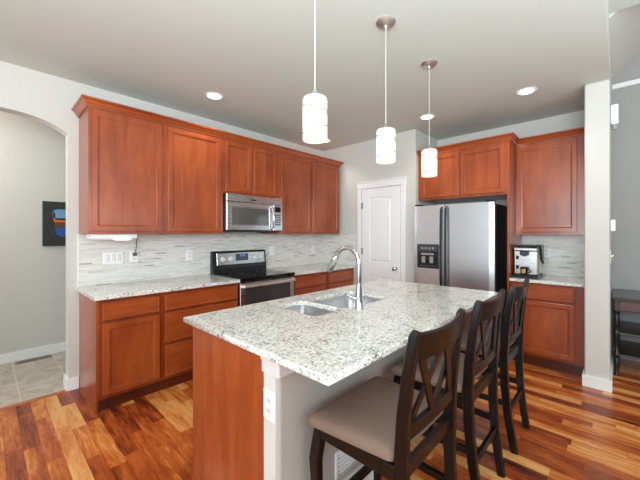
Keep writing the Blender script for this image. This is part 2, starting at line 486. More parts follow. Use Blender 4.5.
for z in (0.25, 1.12, 1.78):
    part('hinge', MB().tube([(XP - 0.024, D1 + 0.004, z - 0.045), (XP - 0.024, D1 + 0.004, z + 0.045)], 0.007, 8).box(XP - 0.0195, XP - 0.0185, D1 - 0.02, D1, z - 0.045, z + 0.045), M['brass'], dr, True, 'nickel hinge')
cs = MB()
cs.box(XP - 0.02, XP - 0.0005, D0 - 0.072, D0 - 0.006, 0, DZ + 0.02, 0.003); cs.box(XP - 0.02, XP - 0.0005, D1 + 0.012, D1 + 0.080, 0, DZ + 0.02, 0.003)
cs.box(XP - 0.024, XP - 0.0005, D0 - 0.076, D1 + 0.086, DZ + 0.01, DZ + 0.095, 0.003); cs.box(XP - 0.034, XP - 0.0005, D0 - 0.086, D1 + 0.096, DZ + 0.095, DZ + 0.112, 0.003)
struct('trim_pantry_door', cs, M['white'])

# ------------------------------------------------------------------ kitchen cabinets
RINGS = [(0.0, 0.017), (0.003, 0.020), (0.040, 0.020), (0.043, 0.0150), (0.050, 0.0135), (0.053, 0.005)]
def cab_door(parent, f, u0, u1, v0, v1, rings=RINGS, name='door', mat='wood_v'):
    return part(name, MB().panel(f, u0, u1, v0, v1, rings, 0.0), M[mat], parent)
def cab_drawer(parent, f, u0, u1, v0, v1, big=False):
    if big: r = [(0.0, 0.017), (0.003, 0.020), (0.013, 0.020), (0.016, 0.0175)]
    else: r = [(0.0, 0.014), (0.006, 0.020), (0.012, 0.020), (0.015, 0.0175)]
    return part('drawer', MB().panel(f, u0, u1, v0, v1, r, 0.0), M['wood_h'], parent)

YU = 3.12    # face frame of the long-wall uppers (doors stand 20 mm proud)
def upper(x0, x1, z0, z1, doors, label):
    t = thing('upper_cabinet', label, 'cabinet', ((x0 + x1) / 2, YU + 0.15, z0), 'upper cabinets on the long wall')
    b = MB().box(x0 + 0.0005, x1 - 0.0005, YU, YW - 0.002, z0, z1, 0.001, 1)
    part('cabinet_body', b, M['wood_v'], t)
    for (a, c) in doors: cab_door(t, fy(YU), a, c, z0 + 0.022, z1 - 0.015)
    return t
ZU0, ZU1 = 1.372, 2.405
upper(0.575, 1.168, ZU0, ZU1, [(0.596, 1.138)], 'wall cabinet with a single broad door at the archway end of the long row')
upper(1.168, 1.778, ZU0, ZU1, [(1.196, 1.742)], 'wall cabinet with a single door directly left of the microwave')
upper(1.778, 2.558, 1.815, ZU1, [(1.797, 2.134), (2.162, 2.512)], 'short two-door wall cabinet directly above the microwave')
upper(2.558, 3.735, ZU0, ZU1, [(2.574, 3.105), (3.147, 3.705)], 'two-door wall cabinet between the microwave and the pantry corner')

def crown_profile(d0):   # (outward, z) profile
    return [(0.0, 0.0), (0.012, 0.0), (0.012, 0.012), (0.020, 0.020), (0.032, 0.040), (0.040, 0.048), (0.052, 0.052), (0.052, 0.066), (0.0, 0.066)]
def crown(mb, path, z, closed=False):
    """path: list of (x,y) with mitred corners; outward = right-hand side of travel"""
    prof = crown_profile(0); n = len(path); rings = []
    for i, p in enumerate(path):
        p = Vector(p)
        def nrm(a, b): d = (Vector(b) - Vector(a)).normalized(); return Vector((d.y, -d.x))
        if i == 0: o = nrm(path[0], path[1])
        elif i == n - 1: o = nrm(path[-2], path[-1])
        else:
            a, b = nrm(path[i - 1], path[i]), nrm(path[i], path[i + 1]); o = (a + b); o = o / (o.dot(a))
        rings.append([mb.bm.verts.new((p.x + o.x * q, p.y + o.y * q, z + h)) for q, h in prof])
    k = len(prof)
    for a, b in zip(rings, rings[1:]):
        for j in range(k): mb.bm.faces.new((a[j], a[(j + 1) % k], b[(j + 1) % k], b[j]))
    mb.bm.faces.new(rings[0]); mb.bm.faces.new(list(reversed(rings[-1])))
    return mb
cr = crown(MB(), [(0.575, YW - 0.003), (0.575, YU), (3.736, YU), (3.736, YW - 0.003)], ZU1 + 0.0005)
solid('crown_moulding', cr, M['wood_h'], 'long cherry crown moulding along the top of the wall cabinets above the microwave', 'moulding', (2.1, YU, ZU1))

YB = 2.885   # base face frame
ZB = 0.866
def base(x0, x1, fronts, label, end_panel=False):
    t = thing('base_cabinet', label, 'cabinet', ((x0 + x1) / 2, YB + 0.25, 0), 'base cabinets on the long wall')
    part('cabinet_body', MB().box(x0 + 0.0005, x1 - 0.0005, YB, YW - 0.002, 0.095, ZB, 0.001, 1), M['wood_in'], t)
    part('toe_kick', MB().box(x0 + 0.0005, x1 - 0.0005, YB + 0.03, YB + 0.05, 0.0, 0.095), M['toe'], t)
    if end_panel:
        part('end_panel', MB().prism([(x0 - 0.018, YB + 0.0, ZB), (x0 - 0.018, YB + 0.0, 0.095), (x0 - 0.018, YB + 0.022, 0.095), (x0 - 0.018, YB + 0.022, 0), (x0 - 0.018, YW - 0.002, 0), (x0 - 0.018, YW - 0.002, ZB)], (0.018, 0, 0)), M['wood_v'], t)
    for (kind, a, b, z0, z1) in fronts:
        if kind == 'door': cab_door(t, fy(YB), a, b, z0, z1)
        else: cab_drawer(t, fy(YB), a, b, z0, z1, kind == 'big')
    return t
def drawers3(a, b): return [('drawer', a, b, 0.70, 0.835), ('big', a, b, 0.42, 0.675), ('big', a, b, 0.125, 0.395)]
base(0.597, 1.055, [('drawer', 0.622, 1.035, 0.70, 0.835), ('door', 0.622, 1.035, 0.125, 0.675)], 'base cabinet with a door under one drawer, beside the archway', True)
base(1.055, 1.815, drawers3(1.082, 1.795), 'three-drawer base cabinet directly left of the range')
base(2.582, 3.195, drawers3(2.604, 3.172), 'three-drawer base cabinet directly right of the range')
base(3.195, 3.792, drawers3(3.218, 3.765), 'three-drawer base cabinet in the pantry corner behind the faucet')

def slab_curve(outer, holes, z0, z1, bev=0.004):
    """flat worktop with rounded edge and holes, as mesh"""
    cu = bpy.data.curves.new('c', 'CURVE'); cu.dimensions = '2D'; cu.fill_mode = 'BOTH'
    cu.extrude = (z1 - z0) / 2 - bev; cu.bevel_depth = bev; cu.bevel_resolution = 2; cu.offset = -bev
    for pts in [outer] + holes:
        s = cu.splines.new('POLY'); s.points.add(len(pts) - 1); s.use_cyclic_u = True
        for q, p in zip(s.points, pts): q.co = (p[0], p[1], 0, 1)
    o = bpy.data.objects.new('c', cu); COL.objects.link(o)
    dg = bpy.context.evaluated_depsgraph_get(); me = bpy.data.meshes.new_from_object(o.evaluated_get(dg))
    bpy.data.objects.remove(o); bpy.data.curves.remove(cu)
    mb = MB(); mb.bm.from_mesh(me); bpy.data.meshes.remove(me)
    bmesh.ops.translate(mb.bm, verts=mb.bm.verts, vec=(0, 0, (z0 + z1) / 2))
    bmesh.ops.remove_doubles(mb.bm, verts=mb.bm.verts, dist=1e-5)
    return mb
def rrect(x0, x1, y0, y1, r, n=5):
    pts = []
    for cx, cy, a0 in ((x1 - r, y1 - r, 0), (x0 + r, y1 - r, 90), (x0 + r, y0 + r, 180), (x1 - r, y0 + r, 270)):
        for i in range(n + 1):
            a = math.radians(a0 + 90 * i / n); pts.append((cx + r * math.cos(a), cy + r * math.sin(a)))
    return pts
YC = 2.845
solid('granite_countertop', MB().box(0.558, 1.817, YC, YW - 0.001, ZB + 0.001, CT, 0.004), M['granite'], 'granite counter run between the archway and the range', 'countertop', (1.2, 3.1, ZB))
solid('granite_countertop', MB().box(2.583, XP - 0.001, YC, YW - 0.001, ZB + 0.001, CT, 0.004), M['granite'], 'granite counter run between the range and the pantry corner', 'countertop', (3.1, 3.1, ZB))
solid('tile_backsplash', MB().box(0.575, XP - 0.001, YW - 0.009, YW - 0.0005, CT + 0.001, ZU0 - 0.001), M['mosaic_x'], 'long pale mosaic tile backsplash behind the range', 'backsplash', (2.1, YW, CT))
solid('tile_backsplash', MB().box(XP - 0.009, XP - 0.0005, 2.822, YW - 0.0095, CT + 0.001, ZU0 - 0.001), M['mosaic_y'], 'short return of mosaic backsplash beside the pantry door casing', 'backsplash', (XP, 3.1, CT))
solid('edge_trim', MB().box(0.565, 0.5745, YW - 0.011, YW - 0.0005, CT + 0.001, ZU0 - 0.001, 0.002), M['plastic'], 'thin white vertical edge strip ending the backsplash by the archway', 'trim', (0.595, YW, CT))

# ------------------------------------------------------------------ refrigerator bay
XB = 3.87   # fridge cabinet face frame
t = thing('refrigerator_cabinet', 'deep two-door cherry cabinet above the refrigerator', 'cabinet', (4.17, 1.37, 1.80), 'cabinets on the refrigerator wall')
part('cabinet_body', MB().box(XB, XF - 0.002, 0.871, YP - 0.003, 1.80, 2.375, 0.001, 1), M['wood_v'], t)
cab_door(t, fx(XB), 1.372, 1.845, 1.826, 2.345); cab_door(t, fx(XB), 0.893, 1.348, 1.826, 2.345)
solid('side_panel', MB().box(XB, XF - 0.002, 0.850, 0.8695, 0.0, 2.375, 0.001, 1), M['wood_v'], 'tall cherry end panel standing between the refrigerator and the coffee counter', 'panel', (4.17, 0.86, 0))
XU = 4.16
t = thing('upper_cabinet', 'wall cabinet with one large door above the coffee machine', 'cabinet', (4.3, 0.54, 1.36), 'cabinets on the refrigerator wall')
part('cabinet_body', MB().box(XU, XF - 0.002, 0.222, 0.848, 1.362, 2.375, 0.001, 1), M['wood_v'], t)
cab_door(t, fx(XU), 0.302, 0.832, 1.39, 2.345)
cr = crown(MB(), [(XB, YP - 0.004), (XB, 0.850), (XU, 0.850), (XU, 0.223)], 2.3755)
solid('crown_moulding', cr, M['wood_h'], 'stepped cherry crown moulding above the refrigerator and coffee machine cabinets', 'moulding', (4.0, 1.0, 2.3755))
XBB = 3.895
t = thing('base_cabinet', 'base cabinet with drawer over door, below the coffee machine', 'cabinet', (4.2, 0.54, 0), 'cabinets on the refrigerator wall')
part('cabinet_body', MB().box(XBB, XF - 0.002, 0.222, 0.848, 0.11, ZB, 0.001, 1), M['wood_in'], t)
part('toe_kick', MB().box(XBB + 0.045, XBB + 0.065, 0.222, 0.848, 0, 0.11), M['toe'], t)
cab_drawer(t, fx(XBB), 0.302, 0.832, 0.70, 0.845); cab_door(t, fx(XBB), 0.302, 0.832, 0.14, 0.678)
solid('granite_countertop', MB().box(3.865, XF - 0.001, 0.221, 0.849, ZB + 0.001, CT, 0.004), M['granite'], 'short granite counter under the coffee machine', 'countertop', (4.2, 0.53, ZB))
solid('tile_backsplash', MB().box(XF - 0.009, XF - 0.0005, 0.222, 0.8485, CT + 0.001, 1.361), M['mosaic_y'], 'mosaic tile backsplash behind the coffee machine', 'backsplash', (XF, 0.53, CT))

# refrigerator
FR0, FR1, FRX = 0.950, 1.862, 3.70
t = thing('refrigerator', 'stainless side-by-side refrigerator with black sides and a water dispenser', 'refrigerator', (4.0, 1.40, 0))
part('cabinet_case', MB().box(3.765, 4.44, FR0 + 0.005, FR1 - 0.005, 0.02, 1.70, 0.006), M['black'], t)
ys = 1.482
def fridge_door(y0, y1):
    mb = MB(); n = 10; pts = []
    # gently bowed front, rounded vertical edges
    for i in range(n + 1):
        s = i / n; y = y0 + (y1 - y0) * s; e = min(s, 1 - s) * (y1 - y0)
        pts.append((FRX + 0.004 - 0.004 * min(1, e / 0.05), y, 0.09))
    pts += [(3.763, y1, 0.09), (3.763, y0, 0.09)]
    mb.prism(pts, (0, 0, 1.715 - 0.09)); return mb
dl = part('freezer_door', fridge_door(ys + 0.003, FR1), M['steel'], t)
dd = part('refrigerator_door', fridge_door(FR0, ys - 0.003), M['steel'], t)
for o, yy in ((dl, ys + 0.026), (dd, ys - 0.030)):
    hp = [(FRX + 0.002, yy, 0.60), (FRX - 0.030, yy, 0.64), (FRX - 0.042, yy, 0.85), (FRX - 0.045, yy, 1.15), (FRX - 0.042, yy, 1.45), (FRX - 0.030, yy, 1.655), (FRX + 0.002, yy, 1.685)]
    part('handle', MB().sweep_rect(hp, 0.024, 0.022, (0, 1, 0)), M['dark_steel'], o, True, 'dark bowed handle')
dp = MB(); f = fx(FRX)
u0, u1, v0, v1 = 1.545, 1.815, 0.955, 1.245
dp.panel(f, u0, u1, v0, v1, [(0, 0.010), (0.004, 0.013), (0.012, 0.013)], 0.0)
disp = part('dispenser', dp, M['dark_steel'], dl, False, 'dark water and ice dispenser')
part('recess', MB().panel(f, u0 + 0.018, u1 - 0.018, v0 + 0.02, 1.15, [(0, 0.0145), (0.006, 0.0135)], 0.013), M['black'], disp)
part('control_strip', MB().panel(f, u0 + 0.018, u1 - 0.018, 1.16, v1 - 0.012, [(0, 0.0145), (0.003, 0.0155)], 0.013), M['panel_grey'], disp)
pd = MB()
for yy in (1.63, 1.73): pd.box(FRX - 0.026, FRX - 0.014, yy - 0.022, yy + 0.022, 1.02, 1.10, 0.004)
pd.box(FRX - 0.03, FRX - 0.013, 1.60, 1.76, 1.115, 1.14, 0.004)
part('paddles', pd, M['grey_plastic'], disp)
for k in range(4): part('button', MB().box(FRX - 0.0170, FRX - 0.0154, 1.60 + k * 0.045, 1.625 + k * 0.045, 1.185, 1.21), M['grey_plastic'], disp)
part('drip_tray', MB().box(FRX - 0.028, FRX - 0.013, u0 + 0.03, u1 - 0.03, v0 + 0.022, v0 + 0.035, 0.003), M['panel_grey'], disp)
part('hinge_cover', MB().box(3.70, 3.80, FR1 - 0.09, FR1 - 0.01, 1.716, 1.735, 0.006), M['black'], t)
part('hinge_cover', MB().box(3.70, 3.80, FR0 + 0.01, FR0 + 0.09, 1.716, 1.735, 0.006), M['black'], t)
part('base_grille', MB().box(3.74, 3.764, FR0 + 0.01, FR1 - 0.01, 0.02, 0.085, 0.003), M['black'], t)

# ------------------------------------------------------------------ microwave
MX0, MX1, MZ0, MZ1 = 1.782, 2.555, 1.40, 1.813
MY = 3.055
t = thing('microwave', 'stainless over-the-range microwave hung under the short wall cabinet', 'microwave', ((MX0 + MX1) / 2, 3.2, MZ0))
part('case', MB().box(MX0, MX1, MY + 0.03, YW - 0.002, MZ0, MZ1, 0.002), M['black'], t)
part('vent_panel', MB().panel(fy(MY + 0.03), MX0, MX1, MZ1 - 0.085, MZ1, [(0, 0.024), (0.006, 0.030)], 0.0), M['steel_h'], t)
f = fy(MY + 0.03)
md = part('door', MB().panel(f, MX0, MX1 - 0.145, MZ0 + 0.012, MZ1 - 0.089, [(0, 0.026), (0.005, 0.031), (0.052, 0.031), (0.058, 0.027)], 0.0), M['steel_h'], t)
part('window', MB().panel(f, MX0 + 0.062, MX1 - 0.207, MZ0 + 0.074, MZ1 - 0.151, [(0, 0.0285), (0.003, 0.0295)], 0.027), M['mw_glass'], md, False, 'grey door glass')
part('handle', MB().tube([(MX1 - 0.172, MY, MZ0 + 0.03), (MX1 - 0.172, MY - 0.035, MZ0 + 0.055), (MX1 - 0.172, MY - 0.045, MZ0 + 0.16), (MX1 - 0.172, MY - 0.035, MZ1 - 0.135), (MX1 - 0.172, MY, MZ1 - 0.105)], 0.013, 12), M['chrome'], md, True)
cp = part('control_panel', MB().panel(f, MX1 - 0.141, MX1, MZ0 + 0.012, MZ1 - 0.089, [(0, 0.026), (0.005, 0.031)], 0.0), M['steel_h'], t)
part('display', MB().box(MX1 - 0.118, MX1 - 0.03, MY - 0.0035, MY - 0.001, 1.635, 1.70, 0.001), M['black_glass'], cp)
kp = MB()
for i in range(3):
    for j in range(5): kp.box(MX1 - 0.116 + i * 0.031, MX1 - 0.116 + i * 0.031 + 0.024, MY - 0.003, MY - 0.001, 1.475 + j * 0.029, 1.495 + j * 0.029, 0.001)
part('keypad', kp, M['panel_grey'], cp)
part('underside_filter', MB().box(MX0 + 0.05, MX1 - 0.05, MY + 0.06, YW - 0.06, MZ0 - 0.006, MZ0 - 0.0002), M['panel_grey'], t)
part('lamp_lens', MB().box(MX1 - 0.30, MX1 - 0.14, MY + 0.05, MY + 0.13, MZ0 - 0.016, MZ0 - 0.0065, 0.003), M['black'], t)
part('badge', MB().box(2.09, 2.16, MY - 0.0015, MY - 0.0002, 1.752, 1.766), M['dark_steel'], t)

# ------------------------------------------------------------------ range
RX0, RX1 = 1.820, 2.580
RY = 2.86
t = thing('range', 'stainless electric range with a black glass cooktop and raised control panel', 'stove', ((RX0 + RX1) / 2, 3.15, 0))
part('body', MB().box(RX0, RX1, RY + 0.03, YW - 0.02, 0.02, 0.868, 0.003), M['black'], t)
part('cooktop', MB().box(RX0 - 0.001, RX1 + 0.001, RY - 0.012, YW - 0.085, 0.870, 0.906, 0.006), M['black_glass'], t)
for (x, y, r) in ((2.0, 3.0, 0.10), (2.4, 3.0, 0.075), (2.0, 3.22, 0.075), (2.4, 3.22, 0.10)):
    part('burner_ring', MB().lathe([(r, 0.9062), (r, 0.9068), (r - 0.004, 0.9068), (r - 0.004, 0.9062)], (x, y, 0), 'Z', 32, False), M['panel_grey'], t)
# oven door
f = fy(RY + 0.03)
od = part('oven_door', MB().panel(f, RX0 + 0.004, RX1 - 0.004, 0.20, 0.855, [(0, 0.028), (0.005, 0.034), (0.058, 0.034), (0.061, 0.031)], 0.0), M['steel_h'], t)
part('window', MB().panel(f, RX0 + 0.066, RX1 - 0.066, 0.262, 0.793, [(0, 0.0325), (0.002, 0.0335)], 0.031), M['oven_glass'], od, False, 'dark oven glass')
part('handle', MB().sweep_rect([(RX0 + 0.01, RY - 0.004, 0.822), (RX0 + 0.03, RY - 0.045, 0.822), (RX1 - 0.03, RY - 0.045, 0.822), (RX1 - 0.01, RY - 0.004, 0.822)], 0.03, 0.022, (0, 0, 1)), M['handle_cream'], od, True, 'pale steel towel-bar handle')
part('storage_drawer', MB().panel(f, RX0 + 0.004, RX1 - 0.004, 0.05, 0.193, [(0, 0.028), (0.005, 0.034)], 0.0), M['steel_h'], t)
# raised back guard
bg = MB().prism([(RX0, YW - 0.012, 0.868), (RX0, YW - 0.084, 0.868), (RX0, YW - 0.084, 0.955), (RX0, YW - 0.075, 1.00), (RX0, YW - 0.060, 1.150), (RX0, YW - 0.045, 1.163), (RX0, YW - 0.012, 1.163)], (RX1 - RX0, 0, 0))
guard = part('back_guard', bg, M['black'], t)
def on_guard(u, v, n):    # the panel leans back
    return (u, YW - 0.0785 - n + (v - 0.985) * 0.0986, v)
fp = part('control_panel', MB().panel(on_guard, RX0 + 0.05, RX1 - 0.025, 0.998, 1.140, [(0, 0.004), (0.003, 0.006)], 0.0), M['steel_h'], guard)
for x in (1.945, 2.045, 2.405, 2.495):
    c = Vector(on_guard(x, 1.068, 0.006)); mb = MB()
    mb.lathe([(0.030, 0.0), (0.030, -0.006), (0.024, -0.009), (0.022, -0.028), (0.001, -0.029)], c, 'Y', 20)
    part('knob', mb, M['knob_white'], guard, True, 'white burner knob')
part('display', MB().panel(on_guard, 2.12, 2.30, 1.04, 1.125, [(0, 0.007), (0.002, 0.008)], 0.0055), M['panel_grey'], guard)
seg = MB()
for x in (2.185, 2.20, 2.222, 2.237):
    a = on_guard(x, 1.10, 0.0095)
    for (dx0, dx1, z0, z1) in ((0, .010, 0, .002), (0, .010, .010, .012), (0, .010, .020, .022), (0, .002, 0, .022), (.008, .010, 0, .022)):
        seg.box(a[0] + dx0, a[0] + dx1, a[1] - 0.001, a[1] + 0.0005, a[2] - 0.008 + z0, a[2] - 0.008 + z1)
part('clock_digits', seg, M['clock'], guard)

# ------------------------------------------------------------------ island
IX0, IX1, IY0, IY1 = 0.775, 2.87, 0.692, 1.800
BX0, BX1, KY = 0.815, 2.79, 1.00      # base extents, knee wall face
t = thing('kitchen_island', 'kitchen island base with a cherry end panel and a grey knee wall with shade in its paint', 'island', (1.9, 1.35, 0))
ib = MB().box(BX0 + 0.02, BX1, 1.115, 1.765, 0.09, 0.655)
ib.box(BX0 + 0.02, 1.27, 1.115, 1.765, 0.655, ZB); ib.box(2.12, BX1, 1.115, 1.765, 0.655, ZB)
ib.box(1.27, 2.12, 1.115, 1.215, 0.655, ZB); ib.box(1.27, 2.12, 1.66, 1.765, 0.655, ZB)
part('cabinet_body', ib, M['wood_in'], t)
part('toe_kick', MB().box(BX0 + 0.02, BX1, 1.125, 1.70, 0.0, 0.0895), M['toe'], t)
part('end_panel', MB().box(BX0, BX0 + 0.0195, 1.098, 1.765, 0.0, ZB, 0.001, 1), M['wood_v'], t)
for i in range(4):
    a = BX0 + 0.04 + i * 0.483
    cab = fy(1.765); g = (lambda u, v, n: (u, 1.765 + n, v))
    part('door', MB().panel(g, a, a + 0.455, 0.125, 0.675, RINGS, 0.0), M['wood_v'], t)
    part('drawer', MB().panel(g, a, a + 0.455, 0.70, 0.835, [(0, 0.014), (0.006, 0.020), (0.012, 0.020), (0.015, 0.0175)], 0.0), M['wood_h'], t)
def bull(x0, x1, y0, y1, z0, z1, r):
    mb = MB(); pts = [(x0, y1, z0)]
    for i in range(7):
        a = math.radians(180 + 90 * i / 6); pts.append((x0 + r + r * math.cos(a), y0 + r + r * math.sin(a), z0))
    for i in range(7):
        a = math.radians(270 + 90 * i / 6); pts.append((x1 - r + r * math.cos(a), y0 + r + r * math.sin(a), z0))
    pts.append((x1, y1, z0)); mb.prism(pts, (0, 0, z1 - z0)); return mb
part('lit_end', MB().box(BX0 + 0.0005, BX0 + 0.02, KY + 0.018, 1.097, 0.0, ZB), M['knee_lit'], t, False, 'end of the knee wall, paint lightened as the lit side')  # separate part of the same wall, holds the lighter lit tone
part('knee_wall', bull(BX0 + 0.002, BX1, KY, 1.097, 0.0, ZB, 0.018), M['knee'], t, True, 'grey knee wall, paint darkened for overhang shade')
cap = bull(BX0 - 0.010, BX1 + 0.012, KY - 0.012, 1.097, 0.79, 0.845, 0.012)
part('cap_moulding', cap, M['knee_lit'], t, True)
part('cap_moulding', bull(BX0 - 0.018, BX1 + 0.02, KY - 0.02, 1.097, 0.845, ZB, 0.012), M['knee_lit'], t, True)
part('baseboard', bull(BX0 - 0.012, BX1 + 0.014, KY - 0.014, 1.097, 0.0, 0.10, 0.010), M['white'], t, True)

S0 = (1.300, 1.550, 1.255, 1.635); S1 = (1.572, 2.085, 1.238, 1.635)
top = slab_curve([(IX0, IY0), (IX1, IY0), (IX1, IY1), (IX0, IY1)], [rrect(*S0, 0.05)[::-1], rrect(*S1, 0.06)[::-1]], ZB + 0.001, CT, 0.004)
solid('island_countertop', top, M['granite'], 'large granite island worktop with an undermount sink cut-out', 'countertop', (1.94, 1.24, ZB))

t = thing('sink', 'stainless undermount double-bowl sink set in the island worktop', 'sink', (1.67, 1.43, 0.68))
def bowl(b, depth, r):
    mb = MB(); o = rrect(*b, r); rings = []
    x0, x1, y0, y1 = b; cx, cy = (x0 + x1) / 2, (y0 + y1) / 2
    prof = [(0.012, 0.0), (0.0, 0.0), (-0.001, -0.01), (-0.006, -depth * 0.8), (-0.018, -depth * 0.95), (-0.045, -depth), ]
    for (g, z) in prof:
        pr = rrect(x0 - g, x1 + g, y0 - g, y1 + g, max(0.01, r + g))
        rings.append([mb.bm.verts.new((x, y, ZB - 0.0005 + z)) for x, y in pr])
    for a, c in zip(rings, rings[1:]):
        for k in range(len(a)): mb.bm.faces.new((a[k], a[(k + 1) % len(a)], c[(k + 1) % len(a)], c[k]))
    mb.bm.faces.new(rings[-1]); return mb
for b, dpt, r in ((S0, 0.13, 0.05), (S1, 0.17, 0.06)):
    g = 0.004; bb_ = (b[0] - g, b[1] + g, b[2] - g, b[3] + g)
    o = part('bowl', bowl(bb_, dpt, r), M['sink'], t, True)
    part('drain', MB().lathe([(0.042, 0.003), (0.042, 0.006), (0.034, 0.006), (0.030, 0.001), (0.001, 0.001)], ((b[0] + b[1]) / 2, (b[2] + b[3]) / 2, ZB - dpt - 0.0005), 'Z', 24), M['chrome'], o, True)

FXc, FYc = 1.622, 1.190
t = thing('faucet', 'tall brushed nickel gooseneck pull-down faucet on the island', 'faucet', (FXc, FYc, CT))
part('base_body', MB().lathe([(0.029, 0.0), (0.029, 0.008), (0.025, 0.014), (0.024, 0.07), (0.020, 0.11), (0.0155, 0.16)], (FXc, FYc, CT), 'Z', 20), M['chrome'], t, True)
gp = [(FXc, FYc, CT + 0.15), (FXc, FYc, CT + 0.28)]
R = 0.098
for i in range(1, 15):
    a = math.pi * i / 16; gp.append((FXc, FYc + R - R * math.cos(a), CT + 0.285 + R * math.sin(a)))
part('spout', MB().tube(gp, 0.0145, 14), M['chrome'], t, True)
e = Vector(gp[-1]); dv = (Vector(gp[-1]) - Vector(gp[-2])).normalized()
dv = (dv + Vector((0, 0.10, 0))).normalized()
part('spray_head', MB().tube([e - dv * 0.004, e + dv * 0.004, e + dv * 0.04, e + dv * 0.09, e + dv * 0.118], [0.016, 0.021, 0.022, 0.026, 0.023], 16), M['chrome'], t, True)
part('lever', MB().tube([(FXc - 0.015, FYc + 0.005, CT + 0.065), (FXc - 0.038, FYc + 0.015, CT + 0.07), (FXc - 0.052, FYc + 0.022, CT + 0.076), (FXc - 0.085, FYc + 0.04, CT + 0.10)], [0.017, 0.018, 0.013, 0.009], 12), M['chrome'], t, True)

# ------------------------------------------------------------------ switches and outlets
def plate(f, u, v, w, h, kind, label, loc, group='wall plates on the backsplash', name='outlet', cat='outlet'):
    t = thing(name, label, cat, loc, group)
    part('cover_plate', MB().panel(f, u - w / 2, u + w / 2, v - h / 2, v + h / 2, [(0, 0.003), (0.003, 0.006)], 0.0), M['plastic'], t)
    if kind == 'outlet':
        for dz in (0.020, -0.020):
            pts = []
            for k in range(16):
                a = 2 * math.pi * k / 16; pts.append((u + 0.016 * math.cos(a), v + dz + max(-0.012, min(0.012, 0.016 * math.sin(a)))))
            mb = MB(); mb.prism([f(p[0], p[1], 0.0062) for p in pts], Vector(f(0, 0, 0.0015)) - Vector(f(0, 0, 0)))
            s = part('socket', mb, M['knob_white'], t)
            sl_ = MB()
            for du in (-0.006, 0.006): sl_.panel(f, u + du - 0.001, u + du + 0.001, v + dz - 0.004, v + dz + 0.005, [(0, 0.0083)], 0.0077)
            part('slot', sl_, M['rubber'], s)
    else:
        n = int(kind); st = 0.046
        for i in range(n):
            c = u + (i - (n - 1) / 2) * st
            part('rocker', MB().panel(f, c - 0.016, c + 0.016, v - 0.033, v + 0.033, [(0, 0.008), (0.003, 0.010)], 0.006), M['knob_white'], t)
    return t
fb = fy(YW - 0.009)
plate(fb, 0.838, 1.142, 0.165, 0.115, '3', 'wide white three-gang switch plate on the backsplash near the archway', (0.825, YW - 0.01, 1.16), name='switch_plate', cat='switch')
plate(fb, 1.015, 1.146, 0.075, 0.118, 'outlet', 'white outlet with a plugged-in cord below the under-cabinet light', (1.0, YW - 0.01, 1.16))
plate(fb, 1.572, 1.137, 0.075, 0.118, 'outlet', 'white outlet on the backsplash just left of the range', (1.515, YW - 0.01, 1.17))
plate(fb, 2.735, 1.137, 0.075, 0.118, 'outlet', 'white outlet on the backsplash just right of the range', (2.77, YW - 0.01, 1.17))
plate(fb, 3.55, 1.13, 0.075, 0.118, 'outlet', 'white outlet on the backsplash near the pantry corner', (3.5, YW - 0.01, 1.15))
plate(fx(XF - 0.009), 0.60, 1.155, 0.075, 0.118, 'outlet', 'white outlet on the backsplash right of the coffee machine', (XF - 0.01, 0.60, 1.1))
plate(fx(BX0 + 0.002), 1.058, 0.655, 0.076, 0.124, 'outlet', 'white outlet on the end of the island knee wall', (BX0, 1.078, 0.6), 'island wall fittings')

# under-cabinet light with cord
t = thing('under_cabinet_light', 'slim white under-cabinet fixture with a cord, below the wall cabinet by the archway', 'light', (0.82, 3.3, 1.33))
part('housing', MB().box(0.60, 0.950, 3.17, 3.33, 1.330, 1.3715, 0.006), M['plastic'], t)
part('lens', MB().box(0.63, 0.92, 3.19, 3.31, 1.322, 1.3298, 0.002), M['knob_white'], t)
part('hub', MB().prism([(0.75, 3.15, 1.322), (0.78, 3.15, 1.311), (0.87, 3.15, 1.311), (0.90, 3.15, 1.322), (0.90, 3.15, 1.36), (0.75, 3.15, 1.36)], (0, 0.02, 0)), M['plastic'], t)
part('cord', MB().tube([(0.94, 3.30, 1.350), (1.01, 3.38, 1.34), (1.025, 3.45, 1.30), (1.03, 3.470, 1.24), (1.018, 3.468, 1.185)], 0.004, 8), M['rubber'], t, True)
part('plug', MB().box(1.0, 1.035, 3.458, 3.4815, 1.152, 1.186, 0.004), M['rubber'], t)

# island floor-level register
def louvre(name, label, f, u0, u1, v0, v1, n, loc, mat, matd):
    t = thing(name, label, 'vent', loc)
    part('frame', MB().panel(f, u0, u1, v0, v1, [(0, 0.004), (0.004, 0.008), (0.02, 0.008), (0.022, 0.002)], 0.0), mat, t)
    part('back', MB().panel(f, u0 + 0.024, u1 - 0.024, v0 + 0.024, v1 - 0.024, [(0, 0.0035)], 0.0022), matd, t)
    for i in range(n):
        v = v0 + 0.03 + (v1 - v0 - 0.06) * i / (n - 1)
        a = [f(u0 + 0.024, v - 0.004, 0.0095), f(u1 - 0.024, v - 0.004, 0.0095), f(u1 - 0.024, v + 0.006, 0.0040), f(u0 + 0.024, v + 0.006, 0.0040)]
        part('louvre', MB().prism(a, Vector((0, 0, 0.0012))), mat, t)
    return t
louvre('air_register', 'white louvred air register low on the island knee wall behind the nearest stool', fy(KY), 1.165, 1.46, 0.085, 0.305, 9, (1.31, KY, 0.115), M['white'], M['grey_plastic'])

